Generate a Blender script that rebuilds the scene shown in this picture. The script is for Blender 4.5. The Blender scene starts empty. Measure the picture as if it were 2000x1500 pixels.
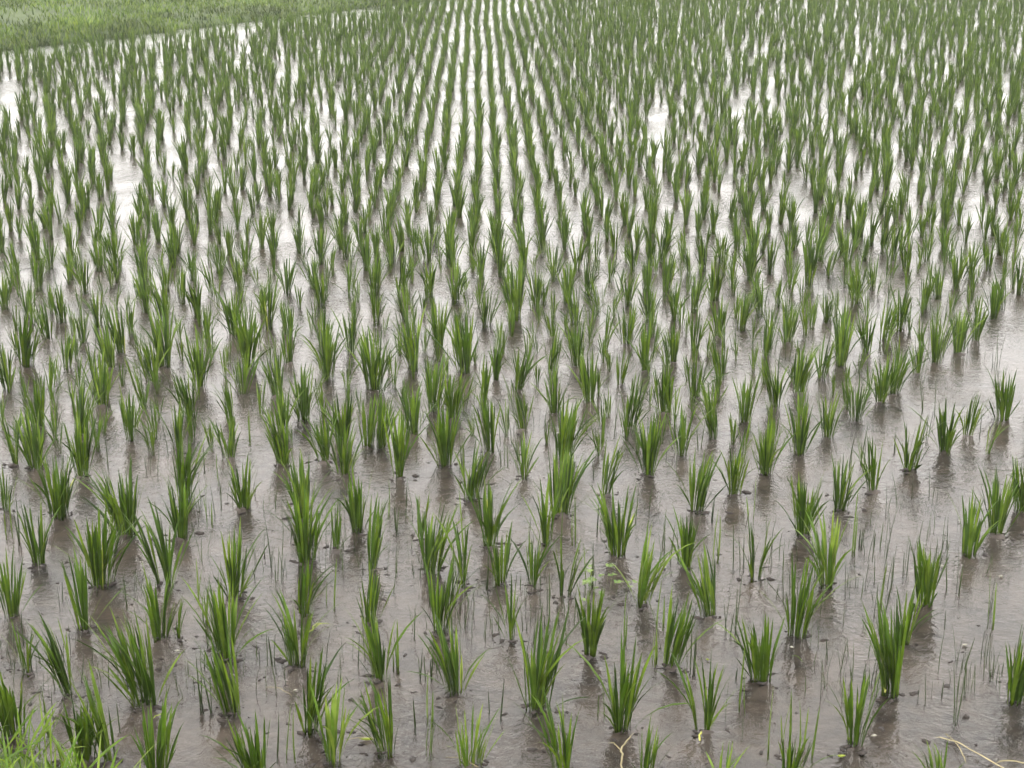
import bpy, math, random
import numpy as np
from mathutils import Matrix

random.seed(7)
rng = np.random.default_rng(7)
scene = bpy.context.scene
C = scene.collection

# ------------------------------------------------------------------ camera
FPX, W2, H2 = 3000.0, 2000.0, 1500.0        # focal length in pixels of the 2000 x 1500 photograph
CAM_H = 1.80
HORIZON = -260.0
PITCH = math.atan((750 - HORIZON) / FPX)
cam_data = bpy.data.cameras.new('camera')
cam_data.sensor_width = 36.0
cam_data.lens = 36.0 * FPX / W2
cam_data.clip_start = 0.05
cam_data.clip_end = 500.0
cam = bpy.data.objects.new('camera', cam_data)
C.objects.link(cam)
cam.location = (0, 0, CAM_H)
cam.rotation_euler = (math.pi / 2 - PITCH, 0, 0)
scene.camera = cam
SP, CP = math.sin(PITCH), math.cos(PITCH)


def ground(px, py, z=0.0):
    """pixel of the photograph -> point on the water level"""
    u, v = (px - 1000) / FPX, (py - 750) / FPX
    dx, dy, dz = u, CP - v * SP, -SP - v * CP
    t = (z - CAM_H) / dz
    return dx * t, dy * t


def project(x, y, z=0.0):
    zc = y * CP + (CAM_H - z) * SP
    yc = -y * SP + (CAM_H - z) * CP
    return 1000 + FPX * x / zc, 750 + FPX * yc / zc


# ------------------------------------------------------------------ world, sun, exposure
SUN_EL, SUN_AZ = math.radians(58), math.radians(200)
world = bpy.data.worlds.new('World')
scene.world = world
world.use_nodes = True
wn, wl = world.node_tree.nodes, world.node_tree.links
wn.clear()
sky = wn.new('ShaderNodeTexSky')
sky.sky_type = 'NISHITA'
sky.sun_disc = False
sky.sun_elevation = SUN_EL
sky.sun_rotation = SUN_AZ
sky.air_density = 1.0
sky.dust_density = 6.0
sky.ozone_density = 1.0
hs = wn.new('ShaderNodeHueSaturation')
hs.inputs['Saturation'].default_value = 0.10
mixc = wn.new('ShaderNodeMix')
mixc.data_type = 'RGBA'
mixc.inputs['Factor'].default_value = 0.75
mixc.inputs['B'].default_value = (21.3, 20.7, 20.1, 1)      # an even cloud deck
bg = wn.new('ShaderNodeBackground')
bg.inputs['Strength'].default_value = 0.12
wo = wn.new('ShaderNodeOutputWorld')
wl.new(sky.outputs[0], hs.inputs['Color'])
wl.new(hs.outputs[0], mixc.inputs['A'])
wl.new(mixc.outputs['Result'], bg.inputs['Color'])
wl.new(bg.outputs[0], wo.inputs['Surface'])

sun_data = bpy.data.lights.new('sun', 'SUN')
sun_data.energy = 0.9
sun_data.angle = math.radians(25)
sun_data.color = (1.0, 0.97, 0.92)
sun = bpy.data.objects.new('sun', sun_data)
C.objects.link(sun)
sun.location = (0, -5, 12)
sun.rotation_euler = (math.pi / 2 - SUN_EL, 0, math.pi - SUN_AZ)

vs = scene.view_settings
vs.view_transform = 'Standard'
vs.look = 'None'
vs.exposure = 1.18
vs.gamma = 1.0
vs.use_curve_mapping = False
scene.render.engine = 'CYCLES'
scene.cycles.use_denoising = True
scene.cycles.max_bounces = 8
scene.cycles.transparent_max_bounces = 8
scene.cycles.caustics_reflective = False
scene.cycles.caustics_refractive = False


# ------------------------------------------------------------------ helpers
def tag(o, label=None, cat=None, group=None, kind=None):
    if label:
        o['label'] = label
    if cat:
        o['category'] = cat
    if group:
        o['group'] = group
    if kind:
        o['kind'] = kind
    return o


def link(name, mesh, parent=None):
    o = bpy.data.objects.new(name, mesh)
    C.objects.link(o)
    if parent is not None:
        o.parent = parent
    return o


def mesh_tris(name, verts, faces, mat, smooth=True):
    """fast mesh of triangles from numpy arrays"""
    verts = np.asarray(verts, np.float32)
    faces = np.asarray(faces, np.int32)
    me = bpy.data.meshes.new(name)
    k = faces.shape[1]
    me.vertices.add(len(verts))
    me.vertices.foreach_set('co', verts.ravel())
    me.loops.add(faces.size)
    me.loops.foreach_set('vertex_index', faces.ravel())
    me.polygons.add(len(faces))
    me.polygons.foreach_set('loop_start', np.arange(0, faces.size, k, dtype=np.int32))
    me.update(calc_edges=True)
    if smooth:
        me.polygons.foreach_set('use_smooth', np.ones(len(faces), bool))
    me.materials.append(mat)
    return me


def vnoise(x, y, seed):
    """smooth value noise, vectorised"""
    xi, yi = np.floor(x).astype(np.int64), np.floor(y).astype(np.int64)
    fx, fy = x - xi, y - yi
    fx, fy = fx * fx * (3 - 2 * fx), fy * fy * (3 - 2 * fy)

    def h(a, b):
        n = (a * 374761393 + b * 668265263 + seed * 974634777) & 0xFFFFFFFF
        n = ((n ^ (n >> 13)) * 1274126177) & 0xFFFFFFFF
        return ((n ^ (n >> 16)) & 0xFFFF) / 65535.0
    return ((h(xi, yi) * (1 - fx) + h(xi + 1, yi) * fx) * (1 - fy)
            + (h(xi, yi + 1) * (1 - fx) + h(xi + 1, yi + 1) * fx) * fy)


def fbm(x, y, scale, seed, octaves=4):
    v, a, s = 0, 0.5, scale
    for o in range(octaves):
        v = v + a * (vnoise(x * s, y * s, seed + o) - 0.5)
        a *= 0.5
        s *= 2.03
    return v


# ------------------------------------------------------------------ materials
def new_mat(name):
    m = bpy.data.materials.new(name)
    m.use_nodes = True
    n = m.node_tree.nodes
    n.clear()
    return m, n, m.node_tree.links


def leaf_mat(name, dark, mid, light, rough=0.42, trans=0.30, nscale=35.0, var=0.28):
    m, n, l = new_mat(name)
    out = n.new('ShaderNodeOutputMaterial')
    geo = n.new('ShaderNodeNewGeometry')
    oi = n.new('ShaderNodeObjectInfo')
    add = n.new('ShaderNodeMath'); add.operation = 'ADD'
    l.new(geo.outputs['Random Per Island'], add.inputs[0])
    l.new(oi.outputs['Random'], add.inputs[1])
    fr = n.new('ShaderNodeMath'); fr.operation = 'FRACT'
    l.new(add.outputs[0], fr.inputs[0])
    ramp = n.new('ShaderNodeValToRGB')
    e = ramp.color_ramp.elements
    e[0].position, e[0].color = 0.0, (*dark, 1)
    e[1].position, e[1].color = 1.0, (*light, 1)
    k = e.new(0.5); k.color = (*mid, 1)
    l.new(fr.outputs[0], ramp.inputs[0])
    # streaks and slow colour drift along the field
    tc = n.new('ShaderNodeTexCoord')
    noise = n.new('ShaderNodeTexNoise')
    noise.inputs['Scale'].default_value = nscale
    noise.inputs['Detail'].default_value = 3.0
    l.new(geo.outputs['Position'], noise.inputs['Vector'])
    hsv = n.new('ShaderNodeHueSaturation')
    mr = n.new('ShaderNodeMapRange')
    mr.inputs['From Min'].default_value = 0.3
    mr.inputs['From Max'].default_value = 0.7
    mr.inputs['To Min'].default_value = 1 - var
    mr.inputs['To Max'].default_value = 1 + var
    l.new(noise.outputs['Fac'], mr.inputs['Value'])
    l.new(mr.outputs[0], hsv.inputs['Value'])
    l.new(ramp.outputs[0], hsv.inputs['Color'])
    p = n.new('ShaderNodeBsdfPrincipled')
    p.inputs['Roughness'].default_value = rough
    p.inputs['Specular IOR Level'].default_value = 0.18
    l.new(hsv.outputs[0], p.inputs['Base Color'])
    tr = n.new('ShaderNodeBsdfTranslucent')
    br = n.new('ShaderNodeHueSaturation')
    br.inputs['Value'].default_value = 1.25
    br.inputs['Saturation'].default_value = 1.05
    l.new(hsv.outputs[0], br.inputs['Color'])
    l.new(br.outputs[0], tr.inputs['Color'])
    mx = n.new('ShaderNodeMixShader')
    mx.inputs[0].default_value = trans
    l.new(p.outputs[0], mx.inputs[1])
    l.new(tr.outputs[0], mx.inputs[2])
    l.new(mx.outputs[0], out.inputs['Surface'])
    return m


def plain_mat(name, c1, c2, scale, rough=0.6, bump=0.0):
    m, n, l = new_mat(name)
    out = n.new('ShaderNodeOutputMaterial')
    geo = n.new('ShaderNodeNewGeometry')
    noise = n.new('ShaderNodeTexNoise')
    noise.inputs['Scale'].default_value = scale
    noise.inputs['Detail'].default_value = 6.0
    noise.inputs['Roughness'].default_value = 0.65
    l.new(geo.outputs['Position'], noise.inputs['Vector'])
    ramp = n.new('ShaderNodeValToRGB')
    e = ramp.color_ramp.elements
    e[0].position, e[0].color = 0.36, (*c1, 1)
    e[1].position, e[1].color = 0.64, (*c2, 1)
    big = n.new('ShaderNodeTexNoise')
    big.inputs['Scale'].default_value = scale * 0.16
    big.inputs['Detail'].default_value = 3.0
    l.new(geo.outputs['Position'], big.inputs['Vector'])
    avg = n.new('ShaderNodeMix')
    avg.inputs['Factor'].default_value = 0.45
    l.new(noise.outputs['Fac'], avg.inputs['A'])
    l.new(big.outputs['Fac'], avg.inputs['B'])
    l.new(avg.outputs['Result'], ramp.inputs[0])
    p = n.new('ShaderNodeBsdfPrincipled')
    p.inputs['Roughness'].default_value = rough
    p.inputs['Specular IOR Level'].default_value = 0.3
    l.new(ramp.outputs[0], p.inputs['Base Color'])
    if bump:
        b = n.new('ShaderNodeBump')
        b.inputs['Strength'].default_value = bump
        b.inputs['Distance'].default_value = 0.01
        l.new(noise.outputs['Fac'], b.inputs['Height'])
        l.new(b.outputs[0], p.inputs['Normal'])
    l.new(p.outputs[0], out.inputs['Surface'])
    return m


def water_mat():
    m, n, l = new_mat('paddy_water')
    out = n.new('ShaderNodeOutputMaterial')
    geo = n.new('ShaderNodeNewGeometry')
    # wind and rain chop
    n1 = n.new('ShaderNodeTexNoise')
    n1.inputs['Scale'].default_value = 34.0
    n1.inputs['Detail'].default_value = 3.0
    n1.inputs['Distortion'].default_value = 0.6
    n2 = n.new('ShaderNodeTexNoise')
    n2.inputs['Scale'].default_value = 110.0
    n2.inputs['Detail'].default_value = 2.0
    mp = n.new('ShaderNodeMapping')
    mp.inputs['Scale'].default_value = (0.9, 1.0, 1.0)
    l.new(geo.outputs['Position'], mp.inputs['Vector'])
    l.new(mp.outputs[0], n1.inputs['Vector'])
    l.new(mp.outputs[0], n2.inputs['Vector'])
    # rings left by raindrops
    def rings(scale, offset, freq, reach):
        mpr = n.new('ShaderNodeMapping')
        mpr.inputs['Location'].default_value = offset
        l.new(geo.outputs['Position'], mpr.inputs['Vector'])
        vo = n.new('ShaderNodeTexVoronoi')
        vo.voronoi_dimensions = '2D'
        vo.inputs['Scale'].default_value = scale
        l.new(mpr.outputs[0], vo.inputs['Vector'])
        s = n.new('ShaderNodeMath'); s.operation = 'MULTIPLY'; s.inputs[1].default_value = freq
        l.new(vo.outputs['Distance'], s.inputs[0])
        sn = n.new('ShaderNodeMath'); sn.operation = 'SINE'
        l.new(s.outputs[0], sn.inputs[0])
        f = n.new('ShaderNodeMapRange')
        f.inputs['From Min'].default_value = 0.0
        f.inputs['From Max'].default_value = reach
        f.inputs['To Min'].default_value = 1.0
        f.inputs['To Max'].default_value = 0.0
        l.new(vo.outputs['Distance'], f.inputs['Value'])
        sep = n.new('ShaderNodeSeparateColor')
        l.new(vo.outputs['Color'], sep.inputs[0])
        gt = n.new('ShaderNodeMath'); gt.operation = 'GREATER_THAN'; gt.inputs[1].default_value = 0.45
        l.new(sep.outputs[0], gt.inputs[0])
        a = n.new('ShaderNodeMath'); a.operation = 'MULTIPLY'
        l.new(sn.outputs[0], a.inputs[0]); l.new(f.outputs[0], a.inputs[1])
        b = n.new('ShaderNodeMath'); b.operation = 'MULTIPLY'
        l.new(a.outputs[0], b.inputs[0]); l.new(gt.outputs[0], b.inputs[1])
        return b
    r1 = rings(6.0, (0.3, 0.7, 0), 52.0, 0.34)
    r2 = rings(11.0, (5.3, 2.2, 0), 34.0, 0.42)

    def madd(a, b, k):
        x = n.new('ShaderNodeMath'); x.operation = 'MULTIPLY_ADD'
        l.new(a, x.inputs[0]); x.inputs[1].default_value = k
        if b is None:
            x.inputs[2].default_value = 0.0
        else:
            l.new(b, x.inputs[2])
        return x.outputs[0]
    h = madd(n1.outputs['Fac'], None, 0.75)
    h = madd(n2.outputs['Fac'], h, 0.26)
    h = madd(r1.outputs[0], h, 0.085)
    h = madd(r2.outputs[0], h, 0.075)
    bump = n.new('ShaderNodeBump')
    calm = n.new('ShaderNodeTexNoise')                      # calm and ruffled patches
    calm.inputs['Scale'].default_value = 2.4
    calm.inputs['Detail'].default_value = 2.0
    l.new(geo.outputs['Position'], calm.inputs['Vector'])
    cm = n.new('ShaderNodeMapRange')
    cm.inputs['From Min'].default_value = 0.35
    cm.inputs['From Max'].default_value = 0.65
    cm.inputs['To Min'].default_value = 0.22
    cm.inputs['To Max'].default_value = 1.0
    l.new(calm.outputs['Fac'], cm.inputs['Value'])
    l.new(cm.outputs[0], bump.inputs['Strength'])
    bump.inputs['Distance'].default_value = 0.0064
    l.new(h, bump.inputs['Height'])
    fres = n.new('ShaderNodeFresnel')
    fres.inputs['IOR'].default_value = 1.333
    l.new(bump.outputs[0], fres.inputs['Normal'])
    gl = n.new('ShaderNodeBsdfGlossy')
    gl.inputs['Roughness'].default_value = 0.04
    l.new(bump.outputs[0], gl.inputs['Normal'])
    tr = n.new('ShaderNodeBsdfTransparent')
    tr.inputs['Color'].default_value = (0.92, 0.905, 0.875, 1)
    mx = n.new('ShaderNodeMixShader')
    l.new(fres.outputs[0], mx.inputs[0])
    l.new(tr.outputs[0], mx.inputs[1])
    l.new(gl.outputs[0], mx.inputs[2])
    l.new(mx.outputs[0], out.inputs['Surface'])
    return m


M = {
    'rice': leaf_mat('rice_leaf', (0.013, 0.028, 0.0025), (0.036, 0.071, 0.005), (0.080, 0.122, 0.011), rough=.5),
    'far': leaf_mat('rice_leaf_field', (0.022, 0.043, 0.005), (0.043, 0.078, 0.008), (0.078, 0.117, 0.014), rough=.5),
    'pale': leaf_mat('pale_rice_leaf', (0.040, 0.080, 0.008), (0.070, 0.118, 0.013), (0.125, 0.170, 0.025), rough=.5),
    'yellow': leaf_mat('yellowed_leaf', (0.16, 0.22, 0.03), (0.24, 0.28, 0.045), (0.34, 0.35, 0.09)),
    'weed': leaf_mat('dark_weed_stem', (0.018, 0.028, 0.010), (0.030, 0.044, 0.015), (0.045, 0.062, 0.022), trans=0.15),
    'weedgreen': leaf_mat('green_weed_stem', (0.045, 0.075, 0.012), (0.070, 0.112, 0.018), (0.100, 0.145, 0.028)),
    'grass': leaf_mat('bund_grass_leaf', (0.042, 0.085, 0.007), (0.075, 0.128, 0.012), (0.125, 0.175, 0.024), trans=0.35),
    'bank': leaf_mat('bank_grass_leaf', (0.022, 0.043, 0.006), (0.052, 0.086, 0.013), (0.110, 0.144, 0.028), nscale=1.5, var=0.65),
    'straw': leaf_mat('dry_straw', (0.15, 0.13, 0.075), (0.21, 0.18, 0.10), (0.27, 0.235, 0.135), trans=0.15),
    'clover': leaf_mat('clover_leaf', (0.07, 0.12, 0.03), (0.10, 0.15, 0.04), (0.14, 0.19, 0.06)),
    'mud': plain_mat('paddy_mud', (0.008, 0.0062, 0.0050), (0.060, 0.047, 0.0385), 24.0, rough=0.55, bump=0.6),
    'clod': plain_mat('wet_clod', (0.014, 0.011, 0.009), (0.034, 0.027, 0.023), 60.0, rough=0.75, bump=0.5),
    'soil': plain_mat('bank_soil', (0.020, 0.034, 0.009), (0.045, 0.062, 0.018), 3.0, rough=0.9, bump=0.5),
    'husk': plain_mat('pale_husk', (0.16, 0.15, 0.12), (0.28, 0.27, 0.22), 150.0, rough=0.5),
    'water': water_mat(),
}

# ------------------------------------------------------------------ rice clumps seen in the photograph
# base x, base y, top y (pixels), leaves, spread, flag (p pale, y a yellow leaf, v forked, l leaning)
SEEN = [
 (25,1430,1300,17,.9,''),(51,1307,1220,5,.8,''),(136,1352,1205,11,.8,'l'),(163,1224,1085,8,1.5,''),
 (285,1370,1200,22,1.0,'y'),(452,1388,1250,15,.8,''),(443,1278,1135,17,.8,''),(162,1480,1355,16,.9,''),
 (212,1485,1310,9,1.0,''),(310,1515,1375,13,.9,''),(500,1518,1395,15,1.0,''),(312,1245,1120,12,1.0,''),
 (347,1240,1175,4,1.0,''),(607,1424,1270,12,.7,'y'),(580,1296,1170,13,.9,''),(652,1482,1340,8,.9,'p'),
 (743,1322,1190,13,.8,''),(755,1466,1330,12,.9,'y'),(888,1348,1212,13,.9,'y'),(920,1490,1395,14,1.2,'p'),
 (862,1230,1090,13,.7,''),(996,1245,1130,5,.7,''),(1050,1380,1212,17,1.2,''),(1100,1512,1365,10,.7,''),
 (1154,1275,1140,13,.6,''),(1212,1416,1262,15,1.0,''),(1262,1515,1415,8,1.2,''),(1308,1298,1165,12,1.1,''),
 (1372,1425,1288,9,.7,'v'),(1485,1322,1192,17,1.0,''),(1557,1237,1095,15,.8,'y'),(1670,1450,1308,11,1.1,''),
 (1738,1352,1185,19,.5,'y'),(1766,1250,1140,11,.7,''),(1985,1366,1228,14,.8,''),(1545,1516,1420,12,1.1,''),
 (1830,1520,1462,10,1.1,''),(1415,1520,1450,5,1.0,'p'),
 (118,1005,885,21,1.0,'y'),(158,927,810,16,.8,''),(75,1097,982,12,.8,''),(243,1040,908,23,1.1,'y'),
 (352,1047,940,14,.8,''),(360,966,850,17,.7,''),(475,990,893,13,.8,''),(200,1138,985,22,.9,'y'),
 (321,1141,988,12,.8,'v'),(460,1160,1028,13,1.0,''),(25,1199,1085,11,.9,''),(14,993,905,5,.9,''),
 (592,1010,890,14,.8,''),(597,1092,955,19,.8,''),(595,1193,1085,13,.6,''),(700,1032,918,12,.8,''),
 (728,1107,980,8,.7,''),(722,1212,1112,10,.8,''),(842,1115,985,14,.8,''),(818,1050,955,5,.7,''),
 (957,1062,935,14,.8,'y'),(922,972,868,17,.9,''),(979,1136,1030,9,1.0,'y'),(902,1140,1010,5,.8,''),
 (656,1070,985,5,.8,''),(1095,1002,875,18,1.0,'y'),(1067,1060,935,9,.8,''),(1041,1145,1035,6,.9,''),
 (1103,1158,1055,8,.7,'v'),(1183,963,858,9,.7,''),(1205,1080,952,15,.9,'y'),(1253,1175,1032,12,1.0,'p'),
 (1266,924,803,14,.7,''),(1360,995,888,14,1.2,''),(1434,960,858,12,.9,''),(1339,1105,988,10,.6,''),
 (1476,1125,1003,7,.7,'v'),(1386,1198,1080,12,1.1,''),(1495,922,818,14,.9,''),
 (1567,1040,922,15,.8,''),(1641,990,888,13,.9,''),(1702,955,855,12,1.0,''),(1777,915,808,12,1.0,''),
 (1614,1141,998,13,.7,'p'),(1892,1080,968,13,.7,''),(1943,1042,922,15,.8,''),(1992,994,888,12,.9,''),
 (1807,1178,1043,14,.8,''),
 (52,710,600,18,.9,''),(131,718,640,8,1.0,''),(15,760,660,11,.7,''),(197,790,690,16,1.0,'y'),
 (237,687,592,11,.8,'y'),(215,715,620,11,.8,''),(298,742,650,15,.9,''),(322,712,600,16,.9,''),
 (279,797,700,8,.8,''),(390,752,640,15,.8,''),(368,807,712,15,.9,''),(485,711,590,15,.8,''),
 (475,767,678,9,.9,''),(255,857,753,8,.7,''),(102,775,690,5,.9,''),(68,910,798,18,.9,'y'),
 (75,825,735,15,.8,''),(30,905,810,5,1.0,''),(160,846,740,10,.9,''),(347,872,778,11,.7,''),
 (447,893,815,11,.9,''),(452,812,735,9,.8,''),
 (565,705,630,12,.8,''),(541,772,688,12,.7,''),(553,903,790,17,.7,'y'),(552,842,750,12,.7,''),
 (592,816,718,16,.9,''),(640,738,625,15,.8,''),(633,898,800,15,.8,''),(672,922,830,17,.9,'y'),
 (670,856,755,15,1.0,''),(730,757,640,20,1.0,''),(718,868,773,13,.8,''),(745,870,775,13,.8,''),
 (778,928,790,9,.7,''),(685,688,600,8,.7,''),(806,719,600,15,.8,''),(807,841,745,12,.9,''),
 (885,812,718,15,.7,''),(848,802,698,13,.8,''),(868,904,788,18,.9,''),(905,722,608,19,1.0,''),
 (967,738,655,10,.7,'y'),(945,792,690,5,.6,''),(954,873,765,11,1.0,''),(1012,762,670,11,.8,''),
 (1018,836,755,9,.9,''),(1022,929,848,8,.9,''),(1078,726,640,12,.8,''),(1083,802,725,13,.7,''),
 (1102,894,778,18,.8,''),(1127,711,620,14,.9,''),(1152,781,688,13,1.0,''),(1212,747,668,7,1.0,''),
 (1232,831,738,13,.8,''),(1225,669,590,14,1.0,''),(1262,721,628,13,.8,''),(1298,803,703,16,1.0,'y'),
 (1311,703,620,13,.9,''),(1330,886,788,9,.9,''),(1358,771,678,12,1.0,''),(1357,681,600,10,.7,''),
 (1395,851,743,12,.7,''),(1407,741,655,8,.8,''),(1455,819,728,13,1.2,''),(1497,694,618,11,.8,''),
 (1512,791,690,12,.9,''),(1560,766,662,14,.9,''),(1605,739,655,9,.8,''),(1643,711,608,14,.8,''),
 (1692,684,605,11,1.1,''),(1560,883,778,14,1.1,'y'),(1617,851,770,13,1.0,''),(1672,816,738,11,1.3,''),
 (1720,783,693,13,.9,''),(1748,763,678,12,.8,''),(1793,728,658,10,1.0,''),(1830,704,608,12,1.0,''),
 (1872,689,600,13,.7,''),(1905,664,580,9,.8,''),(1847,881,778,13,1.1,''),(1890,849,755,9,1.0,''),
 (1957,816,713,14,.9,''),(1928,883,800,4,.8,'p'),
 (52,613,555,10,.8,''),(120,621,548,13,.9,''),(91,656,588,12,1.0,''),(190,629,565,13,1.0,''),
 (10,596,528,12,.8,''),(138,538,478,9,.7,''),(165,565,495,12,.8,''),(193,523,463,13,.8,''),
 (228,544,480,7,.8,''),(256,640,575,3,.5,''),(285,602,525,12,.7,''),(280,545,475,13,.8,''),
 (339,515,455,11,.8,''),(324,561,500,11,.8,''),(318,620,540,14,.8,''),(375,540,482,6,.6,''),
 (355,585,520,8,.8,''),(384,613,530,11,.8,''),(415,571,500,7,.9,''),(427,526,470,12,.8,''),
 (465,558,490,12,.9,''),(480,514,455,11,.8,''),(457,652,560,15,1.0,''),(163,668,600,8,.8,''),
 (30,527,465,10,.9,''),(97,518,460,10,.7,''),(75,560,490,12,.8,''),(405,660,590,10,.8,''),
 (535,497,435,11,.7,''),(525,635,540,12,.7,'y'),(512,600,540,10,.7,''),(561,569,500,9,.8,''),
 (585,487,430,9,.7,''),(627,508,440,13,.8,''),(612,556,495,11,.8,''),(628,592,520,13,.8,''),
 (565,652,590,13,.8,''),(632,668,600,13,.9,''),(684,574,505,7,.8,''),(675,498,440,12,.7,''),
 (732,569,495,13,.8,''),(715,520,455,12,.8,''),(735,625,560,10,.7,''),(765,506,440,14,.9,''),
 (788,561,490,13,.8,''),(790,622,550,11,.7,''),(810,489,430,12,.8,''),(840,571,500,9,.7,''),
 (857,676,580,11,.8,''),(852,476,425,8,.7,''),(882,513,445,12,.8,''),(890,585,510,13,.8,''),
 (938,537,465,11,.8,''),(951,631,560,13,1.0,''),(980,532,460,12,.8,''),(1007,617,505,16,.8,''),
 (1025,512,450,7,.6,''),(1048,593,520,11,.8,''),(1062,588,540,7,.8,''),(1083,541,470,9,.8,''),
 (1062,495,440,9,.7,''),(1108,581,505,12,.9,''),(1078,656,590,9,.8,''),(1123,628,555,12,.8,''),
 (1128,521,450,13,.8,''),(1150,568,500,11,.7,''),(1167,608,540,13,.7,'l'),(1183,681,590,4,.5,''),
 (1165,502,450,9,.7,''),(1193,544,485,6,.5,''),(1200,486,430,11,.8,''),(1236,521,455,11,.7,''),
 (1225,590,520,10,.9,''),(1270,511,450,11,.8,''),(1265,562,500,10,.7,''),(1268,622,550,12,.8,''),
 (1302,561,490,12,.8,''),(1318,618,545,10,.7,''),(1335,487,435,9,.7,''),(1345,532,470,9,.7,''),
 (1355,602,530,10,.8,''),(1374,521,450,11,.7,''),(1410,506,445,13,.7,''),(1396,579,505,13,.9,''),
 (1430,556,495,9,.8,''),(1404,656,575,12,.8,''),(1440,482,430,9,.7,''),(1464,539,460,15,.8,''),
 (1448,636,560,12,1.0,''),(1485,612,540,12,.7,''),
 (1505,527,460,11,.7,''),(1540,501,440,11,.8,''),(1580,551,450,13,.7,''),(1620,529,460,10,.8,''),
 (1655,513,445,13,.9,''),(1546,569,500,5,.7,''),(1520,590,535,8,.8,''),(1540,664,585,13,.9,''),
 (1575,650,580,5,.8,''),(1617,621,560,11,.8,''),(1673,583,505,15,.8,''),(1703,558,500,10,.8,''),
 (1690,502,450,9,.7,''),(1726,488,425,13,.7,''),(1743,537,490,5,.7,''),(1770,522,455,11,1.0,''),
 (1810,503,445,10,.8,''),(1845,492,440,9,.9,''),(1727,661,585,12,.9,''),(1757,638,560,12,1.1,''),
 (1807,594,530,11,.8,''),(1832,575,515,10,.9,''),(1870,556,480,13,.8,''),(1896,536,470,12,.9,''),
 (1930,521,460,11,.8,''),(1963,505,450,10,1.0,''),(1940,613,540,12,.9,''),(1957,598,530,10,.9,''),
 (1993,567,490,12,.8,''),
]
print('seen clumps', len(SEEN))

# patches of open water where planting failed (centre and half size, pixels)
OPEN_WATER = [(205, 190, 20, 55), (25, 190, 20, 40), (240, 350, 18, 60), (340, 395, 40, 22), (470, 75, 22, 26), (545, 120, 16, 34),
              (98, 105, 20, 20), (375, 62, 40, 12), (705, 28, 40, 14), (620, 205, 18, 36), (1280, 245, 20, 40), (435, 330, 22, 20)]

# the lattice of the field beyond: hills about 24 x 15 cm apart, planted askew to the view
V1, V2 = np.array([0.0, 0.300]), np.array([-0.115, 0.210])
YAW = math.atan((950 - 1000) * CP / FPX)
RY = np.array([[math.cos(YAW), math.sin(YAW)], [-math.sin(YAW), math.cos(YAW)]])

# edge of the far grass bank: passes under these two pixels
BA, BB = np.array(ground(-20, 99)), np.array(ground(700, 16))
BDIR = (BB - BA) / np.linalg.norm(BB - BA)
BNOR = np.array([-BDIR[1], BDIR[0]])
if BNOR[1] < 0:
    BNOR = -BNOR
# the open strip of water between the turning rows on the right
SA, SB = np.array(ground(1690, 800)), np.array(ground(2000, 590))
SDIR = (SB - SA) / np.linalg.norm(SB - SA)
SNOR = np.array([SDIR[1], -SDIR[0]])

seen_xy = np.array([ground(s[0], s[1]) for s in SEEN])
ii, jj = np.meshgrid(np.arange(-220, 330), np.arange(-260, 260), indexing='ij')
P = ii.reshape(-1, 1) * V1 + jj.reshape(-1, 1) * V2
P = P @ RY.T
P = P[(P[:, 1] > 3.0) & (P[:, 1] < 31) & (np.abs(P[:, 0]) < 2.2 + P[:, 1] * 0.46)]
wob = np.stack([fbm(P[:, 0], P[:, 1], 0.10, 3, 2), fbm(P[:, 0], P[:, 1], 0.10, 9, 2)], 1) * 0.30
pxl, _ = project(P[:, 0], P[:, 1])
sig = 0.010 + 0.024 * np.clip((np.abs(pxl - 940) - 260) / 300, 0, 1)
P = P + wob + rng.normal(0, 1, P.shape) * sig[:, None]
px, py = project(P[:, 0], P[:, 1])
inside = (px > -15) & (px < 2015)
keep = ~(inside & (py > 506))                                   # nearer than this each clump is listed above
keep &= ((P - BA) @ BNOR) < -0.55
sd = (P - SA) @ SNOR
keep &= ~((sd > 0.02) & (sd < 0.42) & ((P - SA) @ SDIR > -0.2) & ~inside)
keep &= ~((sd > -0.02) & inside & (py > 480) & (px > 1850))
d2 = ((P[:, None, :] - seen_xy[None]) ** 2).sum(2).min(1) if len(P) < 40000 else np.ones(len(P))
keep &= d2 > 0.085 ** 2
keep &= rng.random(len(P)) > (0.03 + 0.25 * (fbm(P[:, 0], P[:, 1], 0.8, 21) > 0.17))
for (ox, oy, rx, ry) in OPEN_WATER:
    keep &= ~((((px - ox) / rx) ** 2 + ((py - oy) / ry) ** 2 < 1) & (rng.random(len(P)) < .7))
P = P[keep]
FX, FY = ground(rng.uniform(-10, 2010, 1500), 506 + 380 * rng.random(1500) ** 1.2)
got = []
for c in np.stack([FX, FY], 1):
    side = (c - SA) @ SNOR
    if side > -0.06 or ((seen_xy - c) ** 2).sum(1).min() < 0.072 ** 2 or any(((c - g) ** 2).sum() < 0.10 ** 2 for g in got):
        continue
    got.append(c)
n_fill = len(got)
print('fill clumps', n_fill)
P = np.concatenate([P, np.array(got)])
is_fill = np.arange(len(P)) >= len(P) - n_fill
px, py = project(P[:, 0], P[:, 1])
print('lattice clumps', len(P))

# ------------------------------------------------------------------ mud bed, water, ground
def grid_mesh(name, x0, x1, y0, y1, nx, ny, zf, mat):
    xs, ys = np.linspace(x0, x1, nx), np.linspace(y0, y1, ny)
    X, Y = np.meshgrid(xs, ys)
    Z = zf(X, Y)
    v = np.stack([X, Y, Z], -1).reshape(-1, 3)
    a = (np.arange(ny - 1)[:, None] * nx + np.arange(nx - 1)[None]).ravel()
    f = np.stack([a, a + 1, a + nx + 1, a + nx], 1)
    return mesh_tris(name, v, f, mat)


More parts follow.
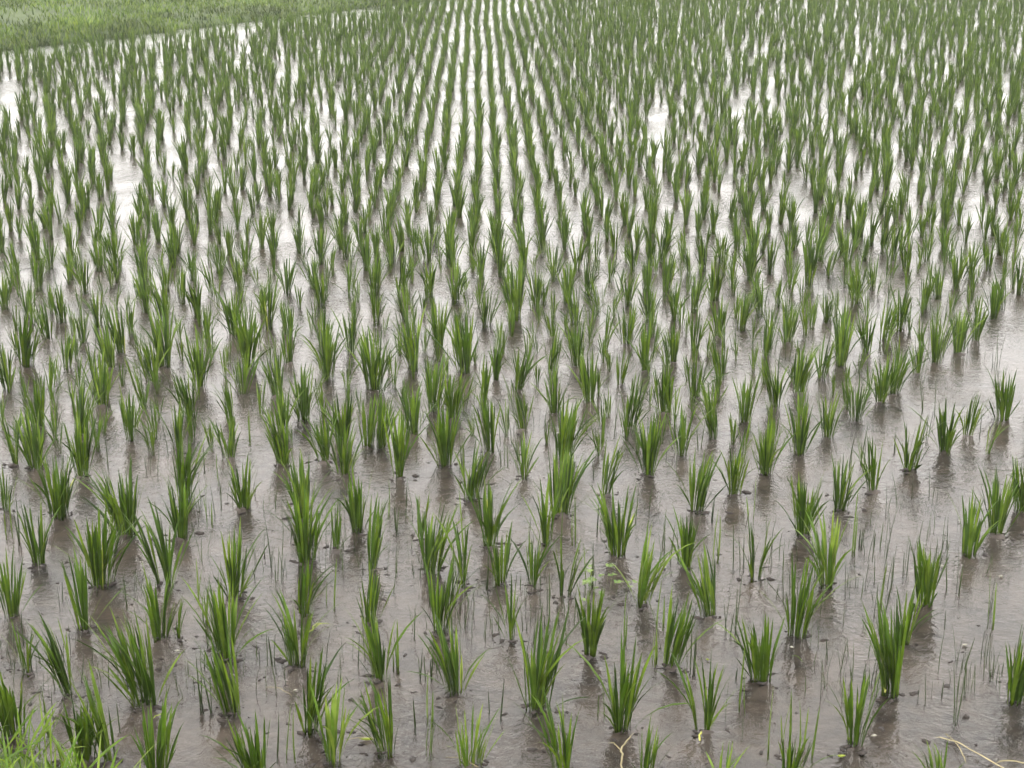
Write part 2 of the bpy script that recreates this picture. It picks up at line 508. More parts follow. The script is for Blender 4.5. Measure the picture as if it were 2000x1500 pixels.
def mud_z(X, Y):
    z = -0.024 + 0.020 * fbm(X, Y, 7, 31, 5) + 0.012 * fbm(X, Y, 45, 37, 3)
    near = np.exp(-np.maximum(0, Y - 7) / 2.0)
    m = np.zeros_like(X)
    for (cx, cy) in seen_xy[seen_xy[:, 1] < 6.0]:
        i0 = (np.abs(X[0] - cx) < 0.18).nonzero()[0]
        j0 = (np.abs(Y[:, 0] - cy) < 0.18).nonzero()[0]
        if len(i0) == 0 or len(j0) == 0:
            continue
        sl = np.ix_(j0, i0)
        r2 = (X[sl] - cx) ** 2 + (Y[sl] - cy + 0.02) ** 2
        m[sl] = np.maximum(m[sl], np.exp(-r2 / 0.045 ** 2))
    z = z + near * m * (0.020 + 0.050 * fbm(X, Y, 40, 51, 3))
    return np.minimum(z, 0.006)


tag(link('mud_bed', grid_mesh('mud_bed', -5, 5, 2.2, 12.2, 560, 560, mud_z, M['mud'])), kind='structure')
tag(link('field_mud', grid_mesh('field_mud', -70, 70, -20, 110, 8, 8, lambda X, Y: X * 0 - 0.075, M['mud'])), kind='structure')
tag(link('water', grid_mesh('water', -40, 40, 1.2, 60, 2, 2, lambda X, Y: X * 0, M['water'])), kind='structure')


# ------------------------------------------------------------------ blades
def blade(c, twist, fold=0.25, rings=(0, .14, .32, .52, .72, .88), prof=(.34, .36, .62, 1.0, .86, .50), w=0.046, three=True):
    """one leaf of unit length: rises along z, bends towards +x, broad side to y"""
    v, f = [], []
    k = 3 if three else 2
    for t, p in zip(rings, prof):
        a = twist * t
        x = c * t ** 2.1
        hw = w * p * 0.5
        cx, sx = math.cos(a), math.sin(a)
        z = t - 0.45 * c * c * t ** 3
        v.append((x + sx * hw, cx * hw, z))
        if three:
            v.append((x - fold * hw * cx, fold * hw * sx, z))
        v.append((x - sx * hw, -cx * hw, z))
    v.append((c * 1.02, 0, 1 - 0.50 * c * c))
    n = len(rings)
    for r in range(n - 1):
        for q in range(k - 1):
            a = r * k + q
            f.append((a, a + 1, a + k + 1)); f.append((a, a + k + 1, a + k))
    tip = n * k
    for q in range(k - 1):
        f.append(((n - 1) * k + q, (n - 1) * k + q + 1, tip))
    return np.array(v), np.array(f)


BL = []                                             # (verts, faces) of sixteen leaf shapes
for q in range(16):
    c = [0.02, 0.04, 0.07, 0.10, 0.14, 0.18, 0.27, 0.46][q % 8]
    BL.append(blade(c, random.uniform(-1.3, 1.3), fold=random.uniform(.15, .45), w=random.uniform(.027, .041)))
LOW = []
for q in range(8):
    c = [0.02, 0.06, 0.10, 0.15, 0.20, 0.26, 0.08, 0.12][q]
    LOW.append(blade(c, random.uniform(-1.2, 1.2), rings=(0, .3, .58, .8), prof=(.4, .6, 1.0, .75), w=0.038, three=False))
BLADE_MESH = {}


def blade_mesh(idx, mk):
    if (idx, mk) not in BLADE_MESH:
        BLADE_MESH[(idx, mk)] = mesh_tris('leaf_blade', *BL[idx], M[mk])
    return BLADE_MESH[(idx, mk)]


def rot_z(a):
    c, s = math.cos(a), math.sin(a)
    return np.array([[c, -s, 0], [s, c, 0], [0, 0, 1]])


def rot_y(a):
    c, s = math.cos(a), math.sin(a)
    return np.array([[c, 0, s], [0, 1, 0], [-s, 0, c]])


def clump_plan(h, n, spread, r, flag='', nshape=16, tight=1.0):
    """leaves of one clump: (shape index, 3x3 matrix, offset, yellow?)"""
    out = []
    rad = (0.005 + 0.00105 * n) * (0.75 + 0.35 * spread) * tight
    lean_az = r.uniform(0, 6.28)
    lean = r.uniform(0, 0.11)
    if 'l' in flag:
        lean, lean_az = 0.16, math.pi
    total = int(round(n * 2.9))
    for i in range(total):
        q = r.random() ** 0.62
        az = r.uniform(0, 2 * math.pi)
        if 'v' in flag:
            az = r.choice((0.15, math.pi - 0.15)) + r.uniform(-.5, .5)
            q = 0.4 + 0.6 * q
        L = h * (r.uniform(0.78, 1.08) if i < total * .5 else r.uniform(0.45, 0.85))
        tilt = (0.01 + 0.108 * q * spread) * r.uniform(0.6, 1.25)
        if i > 5 and r.random() < 0.08:                     # a stray leaf
            tilt = r.uniform(0.35, 0.6) * min(1.0, spread); L *= 0.85
        tx = tilt * math.cos(az) + lean * math.cos(lean_az)
        ty = tilt * math.sin(az) + lean * math.sin(lean_az)
        a2, t2 = math.atan2(ty, tx), math.hypot(tx, ty)
        if 'y' in flag and i == 3:
            L *= .62; tilt *= 1.4
        w = h / max(L, .01)
        idx = r.randrange(nshape)
        mat = rot_z(a2) @ rot_y(t2) @ rot_z(r.uniform(-.7, .7)) @ np.diag([L, L * w * r.uniform(.85, 1.15), L])
        off = np.array([rad * q * math.cos(az), rad * q * math.sin(az), -0.022])
        out.append((idx, mat, off, 'y' in flag and i == 3))
    return out


def merge(plan, lib):
    vs, fs, b = [], [], 0
    for idx, mat, off, _ in plan:
        v, f = lib[idx]
        vs.append(v @ mat.T + off)
        fs.append(f + b)
        b += len(v)
    return np.concatenate(vs), np.concatenate(fs)


def height_m(py0, pt, x, y):
    scale = (py0 - HORIZON) * CP / CAM_H
    dep = PITCH + math.atan((0.5 * (py0 + pt) - 750) / FPX)
    return (py0 - pt) / (scale * math.cos(dep))


# weeds first (their places are used for the labels): x, y, top y, stems, green?
WEEDS = [
 (100,1402,1340,1,0),(85,1432,1345,2,1),(391,1380,1250,2,0),(407,1386,1300,3,0),(403,1253,1190,2,0),(20,1292,1205,2,0),
 (520,1291,1205,1,0),(535,1292,1240,1,0),(566,1480,1380,2,1),(532,1478,1395,1,0),(845,1402,1312,2,1),(835,1466,1370,3,1),
 (768,1296,1235,3,1),(785,1300,1200,2,1),(822,1317,1262,2,0),(833,1316,1245,3,0),(848,1314,1270,2,0),(811,1418,1352,1,0),
 (965,1394,1352,1,0),(978,1402,1318,1,0),(948,1236,1205,1,0),(1170,1394,1335,2,1),(1281,1290,1210,3,1),(1213,1252,1150,2,1),
 (1348,1300,1205,2,0),(1360,1308,1215,3,0),(1430,1325,1305,1,0),(1446,1380,1255,2,1),(1421,1400,1318,1,0),(1450,1434,1385,1,0),
 (1580,1480,1380,1,1),(1535,1440,1340,3,1),(1505,1470,1345,2,1),(1571,1445,1360,2,1),(1712,1285,1200,2,0),(1870,1405,1275,3,0),
 (1878,1350,1250,2,0),(1797,1365,1310,2,0),(1840,1220,1195,1,0),(1935,1215,1110,2,1),(303,930,830,1,0),(395,915,865,1,0),
 (425,940,880,1,1),(395,1085,985,2,0),(410,1020,930,3,1),(385,1160,1090,2,1),(400,1205,1140,3,1),(528,1100,1015,2,0),
 (545,1130,1020,3,0),(640,1070,985,2,0),(670,1050,945,2,0),(645,1178,1080,2,1),(772,1032,955,3,0),(760,1005,935,2,1),
 (735,1010,940,1,0),(800,1010,925,2,0),(905,1080,960,3,1),(888,1150,1060,2,0),(950,1145,1060,2,0),(1060,1135,1060,1,0),
 (1030,1115,1000,2,0),(1075,1195,1110,2,0),(1080,1190,1130,1,0),(1102,1050,985,1,1),(1120,1055,955,2,1),(1160,1140,1040,3,0),
 (1145,1135,1060,2,1),(1172,1035,930,2,0),(1235,1015,950,2,0),(1285,1062,985,1,0),(1262,990,935,3,0),(1305,1090,1000,3,0),
 (1297,1100,1010,2,0),(1325,1090,1020,2,0),(1290,1215,1130,2,1),(1400,1090,990,3,1),(1440,1110,1020,2,0),(1460,1105,1040,2,0),
 (1467,1008,930,2,1),(1435,1225,1120,2,0),(1420,1235,1150,3,0),(1395,1010,955,2,0),(1600,1000,930,2,1),(1665,1078,955,2,1),
 (1685,1065,1010,3,0),(1700,1085,1015,3,0),(1732,1088,985,2,0),(1745,985,915,1,0),(1725,1000,930,2,0),(1781,962,925,1,0),
 (1813,968,918,2,0),(1826,972,925,1,0),(1857,1145,1085,1,0),(1871,1150,1055,2,0),(1935,1190,1120,2,0),(1765,1120,1040,3,0),
 (1748,1130,1050,2,0),(1720,1180,1090,2,1),(1735,1200,1120,2,0),(1820,805,730,1,0),(1800,800,725,2,0),(1955,720,650,2,0),
 (1940,715,640,2,0),(1805,860,790,2,0),(1745,880,830,2,0),(1680,900,830,3,0),(1665,905,845,2,0),(1912,850,800,1,0),
 (1800,758,690,1,0),(190,870,800,2,0),(205,905,840,2,0),(285,920,870,2,0),(490,860,800,2,1),(985,905,850,3,0),
 (905,905,830,3,0),(1205,848,770,2,0),(1175,860,780,2,1),(1145,832,770,3,0),(1060,835,780,2,0),(1040,832,780,1,0),
 (1370,870,820,2,0),(1715,1065,1020,2,0),(15,1040,960,2,1),(45,1050,970,2,0),(225,1420,1370,1,0),(250,1180,1120,1,0),
]
weed_xy = np.array([ground(w[0], w[1]) for w in WEEDS])

rnd = random.Random(11)
lat_order = np.argsort(-py)
n_extra = max(0, 300 - len(SEEN))
vis = [k for k in lat_order if not is_fill[k] and -5 < px[k] < 2005 and py[k] > 0]
extra = vis[:n_extra]
allclumps = list(SEEN)
for k in extra:
    hp = (py[k] - HORIZON) * CP / CAM_H * rnd.uniform(.16, .21) * .98
    allclumps.append((px[k], py[k], py[k] - hp, rnd.choice((9, 10, 11, 12, 13)), rnd.uniform(.7, .95), ''))
all_xy = np.array([ground(s[0], s[1]) for s in allclumps])
nn = np.sort(np.sqrt(((all_xy[:, None] - all_xy[None]) ** 2).sum(2)), 1)[:, 1]
CLOVER = np.array(ground(1172, 1152))
MARKS = [(CLOVER, 'the small clover weed'), (ground(1213, 1490), 'the forked cream straw stub'),
         (ground(1880, 1465), 'the long bent dry straw'), (ground(715, 1447), 'the yellow scrap on a thin straw'),
         (ground(625, 1228), 'the short yellow floating straw'), (ground(347, 1274), 'a bright white husk'),
         (ground(1642, 1480), 'the cream floating leaf scrap'), (ground(1556, 1288), 'the curved green leaf scrap'),
         (ground(900, 1490), 'the sunken grey stalk')]


def look(s):
    x, y, pt, n, sp, fl = s
    dens = ('bushy' if n >= 18 else 'full' if n >= 14 else 'medium' if n >= 10 else 'thin' if n >= 6 else 'wispy')
    post = 'spreading' if sp >= 1.0 else 'narrow' if sp <= .7 else 'fanned'
    if 'v' in fl:
        post = 'forked'
    if 'l' in fl:
        post = 'leaning'
    return dens, post


strip_row = sorted([i for i in range(len(allclumps)) if -0.10 < (all_xy[i] - SA) @ SNOR < 0.12 and (all_xy[i] - SA) @ SDIR > -0.05],
                   key=lambda i: (all_xy[i] - SA) @ SDIR)


def clump_label(i, s, h, more=False):
    x, y, pt, n, sp, fl = s
    dens, post = look(s)
    tall = 'tall' if h > .195 else 'short' if h < .14 else ''
    col = 'pale' if 'p' in fl else 'green'
    head = ' '.join(w for w in (tall, dens, post, col, 'rice clump') if w)
    p = all_xy[i]
    if 'y' in fl:
        head = head.replace('green ', '') + ', one leaf yellow'
    dstrip = (p - SA) @ SNOR
    along = (p - SA) @ SDIR
    dm = [(np.linalg.norm(p - np.array(q)), t) for q, t in MARKS]
    d0, t0 = min(dm)
    j = int(np.argsort(((all_xy - p) ** 2).sum(1))[1])
    nd, npst = look(allclumps[j])
    if more:
        near = np.argsort(((all_xy - p) ** 2).sum(1))[1:4]
        ws = [' '.join(look(allclumps[int(k)])) for k in near]
        if d0 < 0.26:
            t0 += f' and a {ws[0]} one'
        w2 = ws[1] if ws[1] != ws[0] or more == 1 else ws[2]
        both = f'between a {ws[0]} and a {w2} one' if w2 != ws[0] else f'between two {ws[0]} ones'
    if d0 < 0.26:
        ctx = ('by ' if d0 < .13 else 'near ') + t0
    elif p[1] < 3.35 and p[0] < -0.62:
        ctx = 'next to the bright bund grass' + (f' and a {ws[0]} one' if more else '')
    elif i in strip_row:
        ctx = (f'in the row bordering the open water strip beside a {ws[0]} one' if more else 'in the row bordering the open water strip')
    elif 0.30 < dstrip and along > -0.4:
        ctx = 'in the sparse rows beyond the open strip'
    elif np.sum(((weed_xy - p) ** 2).sum(1) < 0.085 ** 2) >= 2:
        ctx = 'with weed stems around it' + (f' and a {ws[0]} neighbour' if more else '')
    elif more:
        ctx = both
    elif nn[i] < 0.105:
        ctx = f'crowding a {nd} {npst} one'
    elif nn[i] > 0.185:
        ctx = f'well apart from a {nd} {npst} one'
    else:
        ctx = f'next to a {nd} {npst} one'
    lab = head + ' ' + ctx
    return lab if len(lab.split()) <= 16 else lab.replace('green ', '', 1)


PARTS_BELOW = 950        # clumps nearer than this pixel row have every leaf as a part
first = [clump_label(i, s, height_m(s[1], s[2], *all_xy[i])) for i, s in enumerate(allclumps)]
final = []
for i, s in enumerate(allclumps):
    lab = first[i]
    if first.count(lab) > 1:
        alt = clump_label(i, s, height_m(s[1], s[2], *all_xy[i]), 2)
        if len(alt.split()) <= 16:
            lab = alt
    final.append(lab)
labels = {}
for i, s in enumerate(allclumps):
    x, y, pt, n, sp, fl = s
    X, Y = all_xy[i]
    h = min(0.27, max(0.09, height_m(y, pt, X, Y))) + 0.022
    r = random.Random(1000 + i)
    plan = clump_plan(h, n, sp * .85, r, fl)
    mk = 'pale' if 'p' in fl else 'rice'
    lab = final[i]
    labels.setdefault(lab, []).append(i)
    if y >= PARTS_BELOW:
        root = link('rice_clump', None)
        root.location = (X, Y, 0)
        root.empty_display_size = 0.05
        for idx, mat, off, yel in plan:
            k = 'yellow' if yel else mk
            b = link('leaf_blade', blade_mesh(idx, k), root)
            m4 = np.eye(4); m4[:3, :3] = mat; m4[:3, 3] = off
            b.matrix_basis = Matrix([list(rw) for rw in m4])
            if yel:
                b['label'] = 'yellowed leaf among the green ones'
    else:
        v, f = merge(plan, BL)
        me = mesh_tris('rice_clump', v, f, M[mk])
        if 'y' in fl:
            me.materials.append(M['yellow'])
            o0 = sum(len(BL[q[0]][1]) for q in plan[:3])
            for fi in range(o0, o0 + len(BL[plan[3][0]][1])):
                me.polygons[fi].material_index = 1
        root = link('rice_clump', me)
        root.location = (X, Y, 0)
    tag(root, lab, 'rice plant', lab if True else None)
print('distinct clump labels', len(labels))

# ------------------------------------------------------------------ the rest of the field: one mass of clumps
TEMPL = []
for q in range(14):
    r = random.Random(500 + q)
    TEMPL.append(merge(clump_plan(1.0 * .2, r.choice((6, 8, 9, 10, 12)), r.uniform(.50, .95), r, '', 8, .72), LOW))
THIN = []
for q in range(8):
    r = random.Random(700 + q)
    THIN.append(merge(clump_plan(.2, r.choice((3, 4, 5, 6)), r.uniform(.7, 1.0), r), BL))
rest = [k for k in range(len(P)) if k not in set(extra)]
vs_, fs_, base = [], [], 0
for k in rest:
    v, f = TEMPL[rng.integers(len(TEMPL))]
    a = rng.uniform(0, 6.283)
    s = rng.uniform(.72, 1.05) * (.72 if is_fill[k] else 1)
    if is_fill[k]:
        v, f = THIN[rng.integers(len(THIN))]
    vv = (v @ rot_z(a).T) * np.array([s, s, s * rng.uniform(.92, 1.08)]) + np.array([P[k, 0], P[k, 1], 0])
    vs_.append(vv); fs_.append(f + base); base += len(v)
field = mesh_tris('rice_field', np.concatenate(vs_), np.concatenate(fs_), M['far'])
tag(link('rice_field', field), 'countless young green rice clumps filling the flooded field beyond', 'rice plants', kind='stuff')
print('rest clumps', len(rest), 'tris', len(field.polygons))

# ------------------------------------------------------------------ thin weeds standing in the water
def stem(h, bend, az, width):
    v, f = blade(bend, 0.3, rings=(0, .3, .6, .85), prof=(.8, 1.0, .8, .5), w=width / h, three=True, fold=.8)
    return (v * h) @ rot_z(az).T, f


COUNT = {1: 'single', 2: 'pair of', 3: 'group of three', 4: 'tuft of'}
for i, (x, y, pt, n, g) in enumerate(WEEDS):
    r = random.Random(3000 + i)
    X, Y = weed_xy[i]
    h = height_m(y, pt, X, Y) + .02
    root = link('weed_sprig', None)
    root.location = (X, Y, 0)
    root.empty_display_size = 0.03
    for q in range(n):
        hh = h * (1 if q == 0 else r.uniform(.5, .9))
        v, f = stem(hh, r.uniform(.0, .12), r.uniform(0, 6.28), r.uniform(.0026, .0042) if not g else r.uniform(.004, .0062))
        v = v @ (rot_z(r.uniform(0, 6.28)) @ rot_y(r.uniform(0, .13))).T
        v = v + np.array([r.uniform(-.012, .012), r.uniform(-.012, .012), -.02])
        o = link('stem', mesh_tris('weed_stem', v, f, M['weedgreen' if g else 'weed']), root)
    nd_, np_ = look(allclumps[int(np.argmin(((all_xy - weed_xy[i]) ** 2).sum(1)))])
    lab = f"{COUNT[n]} thin {'light green grassy' if g else 'dark rush-like'} weed stem{'s' if n > 1 else ''} beside a {nd_} {np_} rice clump"
    tag(root, lab, 'weed', lab)

# hair-thin shoots too many to count
vs_, fs_, base = [], [], 0
for q in range(2200):
    pxx, pyy = rng.uniform(-60, 2060), 560 + 800 * rng.random() ** 0.8
    X, Y = ground(pxx, pyy)
    if fbm(np.array([X]), np.array([Y]), 2.6, 77)[0] < 0.03:
        continue
    hh = rng.uniform(.04, .12)
    v, f = stem(hh, rng.uniform(0, .2), rng.uniform(0, 6.28), rng.uniform(.0016, .003))
    v = v @ (rot_z(rng.uniform(0, 6.28)) @ rot_y(rng.uniform(0, .2))).T + np.array([X, Y, -.015])
    vs_.append(v); fs_.append(f + base); base += len(v)
tag(link('weed_shoots', mesh_tris('weed_shoots', np.concatenate(vs_), np.concatenate(fs_), M['weed'])),
    'hair-thin dark weed shoots scattered through the shallow water', 'weeds', kind='stuff')

# ------------------------------------------------------------------ clover-like weed
root = link('clover_weed', None)
root.location = (CLOVER[0], CLOVER[1], 0)
tag(root, 'small pale clover-like weed with round leaflets on the water', 'weed')
r = random.Random(5)
th = np.linspace(0, 2 * math.pi, 9)[:-1]
leafv = np.concatenate([[[0, 0, .001]], np.stack([np.cos(th) * .0048 + .0044, np.sin(th) * .0042, np.full(8, .0)], 1)])
leaff = np.array([(0, 1 + a, 1 + (a + 1) % 8) for a in range(8)])
leaflet = mesh_tris('leaflet', leafv, leaff, M['clover'])
for q in range(26):
    lx, ly, lz = r.gauss(0, .035), r.gauss(0, .03), r.uniform(.012, .05)
    v, f = stem(lz + .02, .1, 0, .0016)
    st = link('stalk', mesh_tris('stalk', v + np.array([lx, ly, -.02]), f, M['weedgreen']), root)
    for k in range(3):
        o = link('leaflet', leaflet, st)
        o.location = (lx, ly, lz)
        o.rotation_euler = (r.uniform(-.3, .3), r.uniform(-.3, .3), k * 2.094 + r.uniform(-.3, .3))

# ------------------------------------------------------------------ straw, fallen leaves, husks on the water
def ribbon(points, width, mat, name):
    pts = np.array(points, float)
    k = len(pts)
    t = np.gradient(pts, axis=0)
    side = np.cross(t, [0, 0, 1.0]); side /= np.linalg.norm(side, axis=1)[:, None]
    taper = np.interp(np.linspace(0, 1, k), [0, .15, .8, 1], [.6, 1, .8, .15])[:, None] * width / 2
    up = np.array([0, 0, width * .35])
    v = np.concatenate([pts + side * taper, pts + up * (taper / width * 2), pts - side * taper, pts - up * .3])
    f = []
    for a in range(k - 1):
        for u in range(4):
            w_ = (u + 1) % 4
            f.append((u * k + a, w_ * k + a, w_ * k + a + 1)); f.append((u * k + a, w_ * k + a + 1, u * k + a + 1))
    return mesh_tris(name, v, np.array(f), mat)


def straw(pix, z, width, label, name='straw', mat='straw', cat='straw', branches=()):
    def path(pp, zz):
        g = np.array([ground(a, b) for a, b in pp])
        t = np.linspace(0, 1, len(g)); tt = np.linspace(0, 1, 14)
        return np.stack([np.interp(tt, t, g[:, 0]), np.interp(tt, t, g[:, 1]), zz + .006 * np.sin(tt * math.pi) + rnd.uniform(-.0015, .0015)], 1) + np.stack([rng.normal(0, .0012, 14), rng.normal(0, .0012, 14), np.zeros(14)], 1)
    p0 = path(pix, z)
    o = link(name, None)
    o.location = tuple(p0[0])
    s = link('stalk', ribbon(p0 - p0[0], width * .62, M[mat], 'stalk'), o)
    for b in branches:
        pb = path(b, z + .002)
        link('side_leaf', ribbon(pb - p0[0], width * .45, M[mat], 'side_leaf'), o)
    tag(o, label, cat)


straw([(1990, 1520), (1935, 1494), (1900, 1475), (1870, 1458), (1835, 1446), (1825, 1444)], .004, .0075,
      'long pale dry straw bent over the water with a thin side leaf',
      branches=([(1868, 1458), (1850, 1445), (1845, 1438)], [(1862, 1452), (1875, 1475), (1888, 1497)]))
straw([(2060, 1502), (2000, 1499), (1960, 1494), (1942, 1496)], .006, .010, 'thick yellowish straw lying flat at the water edge')
straw([(1213, 1512), (1214, 1490), (1213, 1475), (1225, 1460), (1236, 1441)], .012, .0075,
      'forked cream straw stub sticking up beside a rice clump',
      branches=([(1214, 1478), (1200, 1468), (1188, 1462)],))
straw([(602, 1238), (618, 1229), (628, 1223), (645, 1221)], .004, .006, 'short yellow straw floating near three rice clumps', mat='yellow',
      branches=([(610, 1232), (620, 1226), (632, 1226)],))
straw([(745, 1448), (715, 1448), (668, 1450)], .003, .004, 'pale thin straw floating under a yellow leaf scrap')
straw([(935, 1502), (905, 1490), (870, 1482)], .003, .006, 'grey dry stalk sunk beside the yellowish short clump')
straw([(520, 1345), (545, 1350), (572, 1363)], .003, .004, 'faint tan stalk lying on the mud between two clumps')
straw([(545, 1285), (560, 1283), (575, 1289)], .004, .0035, 'tiny pale green leaf curl on the water', mat='pale')
straw([(1545, 1284), (1556, 1288), (1568, 1296)], .004, .004, 'curved green leaf scrap floating in front of a yellow-leaved clump', mat='pale')
straw([(1728, 1362), (1728, 1352), (1727, 1346)], .012, .009, 'bright yellow leaf stub at the foot of a narrow clump', mat='yellow')
straw([(1366, 1452), (1368, 1442), (1371, 1434)], .008, .008, 'bright yellow leaf stub at the foot of a forked clump', mat='yellow')
straw([(300, 1406), (312, 1404), (330, 1398)], .004, .006, 'yellow leaf scrap lying beside the bushy clump', mat='yellow')

husk_v = np.array([(0, 0, .004), (.5, 0, 0), (.25, .3, .001), (-.3, .28, .001), (-.5, 0, .0), (-.25, -.3, .001), (.3, -.28, .001), (0, 0, -.004)])
husk_f = np.array([(0, a, a % 6 + 1) for a in range(1, 7)] + [(7, a % 6 + 1, a) for a in range(1, 7)])
HUSKS = [(715, 1447, .03, 'yellow', 'pale yellow leaf scrap floating beside a thin straw'),
         (1642, 1480, .022, 'yellow', 'cream leaf scrap floating in front of a sparse clump'),
         (347, 1274, .014, 'husk', None), (577, 1351, .012, 'husk', None), (1882, 1262, .022, 'husk', None),
         (1382, 1291, .010, 'yellow', 'tiny bright yellow petal above a forked clump'), (1658, 1445, .016, 'yellow', 'yellow crumb at the foot of a sparse clump'),
         (1873, 1020, .012, 'husk', None), (1840, 1108, .012, 'husk', None), (1955, 1128, .018, 'husk', None), (1650, 1077, .010, 'husk', None),
         (1546, 1267, .012, 'husk', None), (1390, 1177, .014, 'yellow', 'yellow leaf scrap beside a spreading clump'), (1708, 1440, .018, 'husk', None)]
for (x, y, s, mk, lab) in HUSKS:
    X, Y = ground(x, y)
    vv = husk_v * np.array([s, s * .6, 1]) * rng.uniform(.5, 1.2, (8, 1))
    o = link('floating_scrap', mesh_tris('floating_scrap', vv, husk_f, M[mk]))
    o.location = (X, Y, .004)
    o.rotation_euler = (0, 0, rnd.uniform(-.5, .5))
    if lab:
        tag(o, lab, 'leaf scrap')
    else:
        tag(o, 'small whitish husk floating on the brown water', 'husk', 'whitish husks floating on the water')

# dark crumbs of mud that break the surface
vs_, fs_, base = [], [], 0
ico = np.array([(1, 0, 0), (-1, 0, 0), (0, 1, 0), (0, -1, 0), (0, 0, 1), (0, 0, -1), (.7, .7, .3), (-.7, .7, .3), (.7, -.7, .3), (-.7, -.7, .3)])
icf = np.array([(4, 0, 6), (4, 6, 2), (4, 2, 7), (4, 7, 1), (4, 1, 9), (4, 9, 3), (4, 3, 8), (4, 8, 0), (5, 6, 0), (5, 2, 6), (5, 7, 2), (5, 1, 7), (5, 9, 1), (5, 3, 9), (5, 8, 3), (5, 0, 8)])
spots = []
for q in range(130):
    spots.append((*ground(rng.uniform(-100, 2100), 700 + 800 * rng.random() ** .6), rng.uniform(.0025, .0075)))
for (cx, cy) in all_xy[all_xy[:, 1] < 4.6]:
    for q in range(rng.integers(4, 12)):
        spots.append((cx + rng.normal(0, .030), cy + rng.normal(-.015, .020), rng.uniform(.002, .0075)))
for (cx, cy, s) in spots:
    v = ico * (s * rng.uniform(.4, 1.5, (10, 1))) * np.array([rng.uniform(1, 2.2), 1, rng.uniform(.4, .8)]) @ rot_z(rng.uniform(0, 6)).T
    vs_.append(v + np.array([cx, cy, 0.0])); fs_.append(icf + base); base += 10
tag(link('mud_crumbs', mesh_tris('mud_crumbs', np.concatenate(vs_), np.concatenate(fs_), M['clod'])),
    'dark wet mud crumbs breaking the water around the clumps', 'mud', kind='stuff')

# ------------------------------------------------------------------ far grass bank, upper left
L = np.concatenate([np.linspace(-14, 22, 120)])
Wd = np.array([-.25, 0, .12, .3, .6, 1.0, 1.6, 2.4, 3.5, 5, 7, 10, 14, 20, 30])
LL, WW = np.meshgrid(L, Wd, indexing='ij')


def bank_z(l, w):
    z = np.interp(w, [-.25, 0, .12, .4, 1.0, 3, 8, 30], [-.10, -.02, .05, .11, .16, .24, .32, .5])
    return z + np.clip(w, 0, 1) * 0.16 * fbm(l, w, .6, 61, 4)


def bank_w(l):
    return 0.28 * fbm(l, l * 0, .55, 66, 4)


bx = BA[0] + LL * BDIR[0] + (WW + bank_w(LL)) * BNOR[0]
by = BA[1] + LL * BDIR[1] + (WW + bank_w(LL)) * BNOR[1]
v = np.stack([bx, by, bank_z(LL, WW)], -1).reshape(-1, 3)
nl, nw = LL.shape
a = (np.arange(nl - 1)[:, None] * nw + np.arange(nw - 1)[None]).ravel()
tag(link('grass_bank', mesh_tris('grass_bank', v, np.stack([a, a + nw, a + nw + 1, a + 1], 1), M['soil'])), kind='structure')
NB = 110000
l = rng.uniform(-5, 14, NB)
w = rng.random(NB) ** 1.5 * 9.0
dens = fbm(l, w, .9, 71, 3)
ok = rng.random(NB) < np.clip(.75 + 2.2 * dens, .12, 1)
l, w = l[ok], w[ok]
tall = np.clip(.045 + .16 * np.maximum(0, fbm(l, w, .5, 81, 3)) + rng.uniform(-.015, .03, len(l)), .025, .2)
X = BA[0] + l * BDIR[0] + (w + bank_w(l)) * BNOR[0]
Y = BA[1] + l * BDIR[1] + (w + bank_w(l)) * BNOR[1]
Z = bank_z(l, w) - .01
az = rng.uniform(0, 6.283, len(l)); lean = rng.uniform(.1, .8, len(l)) * tall
wd = rng.uniform(.008, .02, len(l))
c_, s_ = np.cos(az), np.sin(az)
v0 = np.stack([X + s_ * wd / 2, Y - c_ * wd / 2, Z], 1)
v1 = np.stack([X - s_ * wd / 2, Y + c_ * wd / 2, Z], 1)
v2 = np.stack([X + c_ * lean * .45 - s_ * wd / 2.4, Y + s_ * lean * .45 + c_ * wd / 2.4, Z + tall * .62], 1)
v3 = np.stack([X + c_ * lean, Y + s_ * lean, Z + tall], 1)
v = np.stack([v0, v1, v2, v3], 1).reshape(-1, 3)
b4 = np.arange(len(l)) * 4
f = np.concatenate([np.stack([b4, b4 + 1, b4 + 2], 1), np.stack([b4, b4 + 2, b4 + 3], 1)])
tag(link('bank_grass', mesh_tris('bank_grass', v, f, M['bank'])), 'short green grass covering the bank beyond the rice', 'grass', kind='stuff')

# ------------------------------------------------------------------ near bund under the camera with its bright grass
def edge_y(x):
    return np.interp(x, [-6, -1.3, -.95, -.72, -.4, 0.5, 6], [3.4, 2.94, 2.80, 2.58, 2.45, 2.40, 2.40])


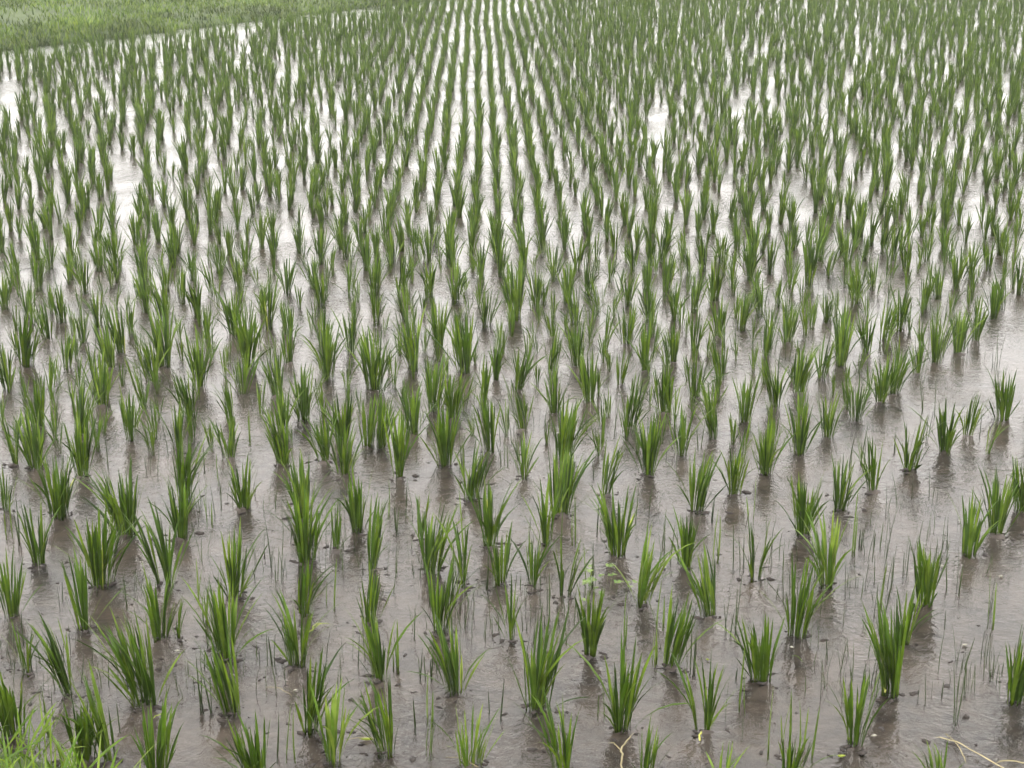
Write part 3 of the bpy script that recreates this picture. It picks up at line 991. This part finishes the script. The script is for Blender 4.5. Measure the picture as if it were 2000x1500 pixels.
xs = np.linspace(-6, 6, 120); ts = np.array([.2, .05, -.05, -.2, -.5, -1.0, -1.8, -3, -6, -14])
XX, TT = np.meshgrid(xs, ts, indexing='ij')
ZZ = np.interp(TT, [-14, -3, -1.0, -.3, -.05, .05, .2], [.3, .28, .22, .10, .03, -.02, -.12]) + .05 * fbm(XX, TT, 2.0, 91) * (TT < -.1)
v = np.stack([XX, edge_y(XX) + TT, ZZ], -1).reshape(-1, 3)
nl, nw = XX.shape
a = (np.arange(nl - 1)[:, None] * nw + np.arange(nw - 1)[None]).ravel()
tag(link('near_bund', mesh_tris('near_bund', v, np.stack([a, a + 1, a + nw + 1, a + nw], 1), M['soil'])), kind='structure')
vs_, fs_, base = [], [], 0
for q in range(2600):
    x = rng.uniform(-3.2, 2.6) if q > 900 else rng.uniform(-1.5, -.55)
    t = -rng.random() ** 1.6 * 1.2
    y = edge_y(x) + t
    if x > -.6 and t > -.25:
        continue
    z = float(np.interp(t, [-3, -1.0, -.3, -.05, .05], [.28, .22, .10, .03, -.02]))
    hgt = rng.uniform(.07, .17) * (1 if x < -.6 else .5)
    vv, ff = BL[rng.integers(16)]
    m = rot_z(rng.uniform(0, 6.283)) @ rot_y(rng.uniform(.05, .75)) @ np.diag([hgt * 1.5, .15 * rng.uniform(.7, 1.1), hgt])
    vs_.append(vv @ m.T + np.array([x, y, z - .01])); fs_.append(ff + base); base += len(vv)
tag(link('bund_grass', mesh_tris('bund_grass', np.concatenate(vs_), np.concatenate(fs_), M['grass'])),
    'bright yellow-green grass growing on the near bund', 'grass', kind='stuff')

# ------------------------------------------------------------------ damp air
USE_HAZE = True
if USE_HAZE:
    hm, n, l_ = new_mat('damp_air')
    out = n.new('ShaderNodeOutputMaterial')
    pv = n.new('ShaderNodeVolumePrincipled')
    pv.inputs['Color'].default_value = (0.93, 0.94, 0.93, 1)
    pv.inputs['Density'].default_value = 0.0015
    pv.inputs['Anisotropy'].default_value = 0.2
    l_.new(pv.outputs[0], out.inputs['Volume'])
    x0, x1, y0, y1, z0, z1 = -75, 75, -25, 115, -1.1, 2.4
    hv = [(x, y, z) for z in (z0, z1) for y in (y0, y1) for x in (x0, x1)]
    hf = [(0, 2, 3, 1), (4, 5, 7, 6), (0, 1, 5, 4), (2, 6, 7, 3), (0, 4, 6, 2), (1, 3, 7, 5)]
    tag(link('haze', mesh_tris('haze', hv, hf, hm, smooth=False)), 'thin rainy haze hanging over the whole field', 'haze', kind='stuff')
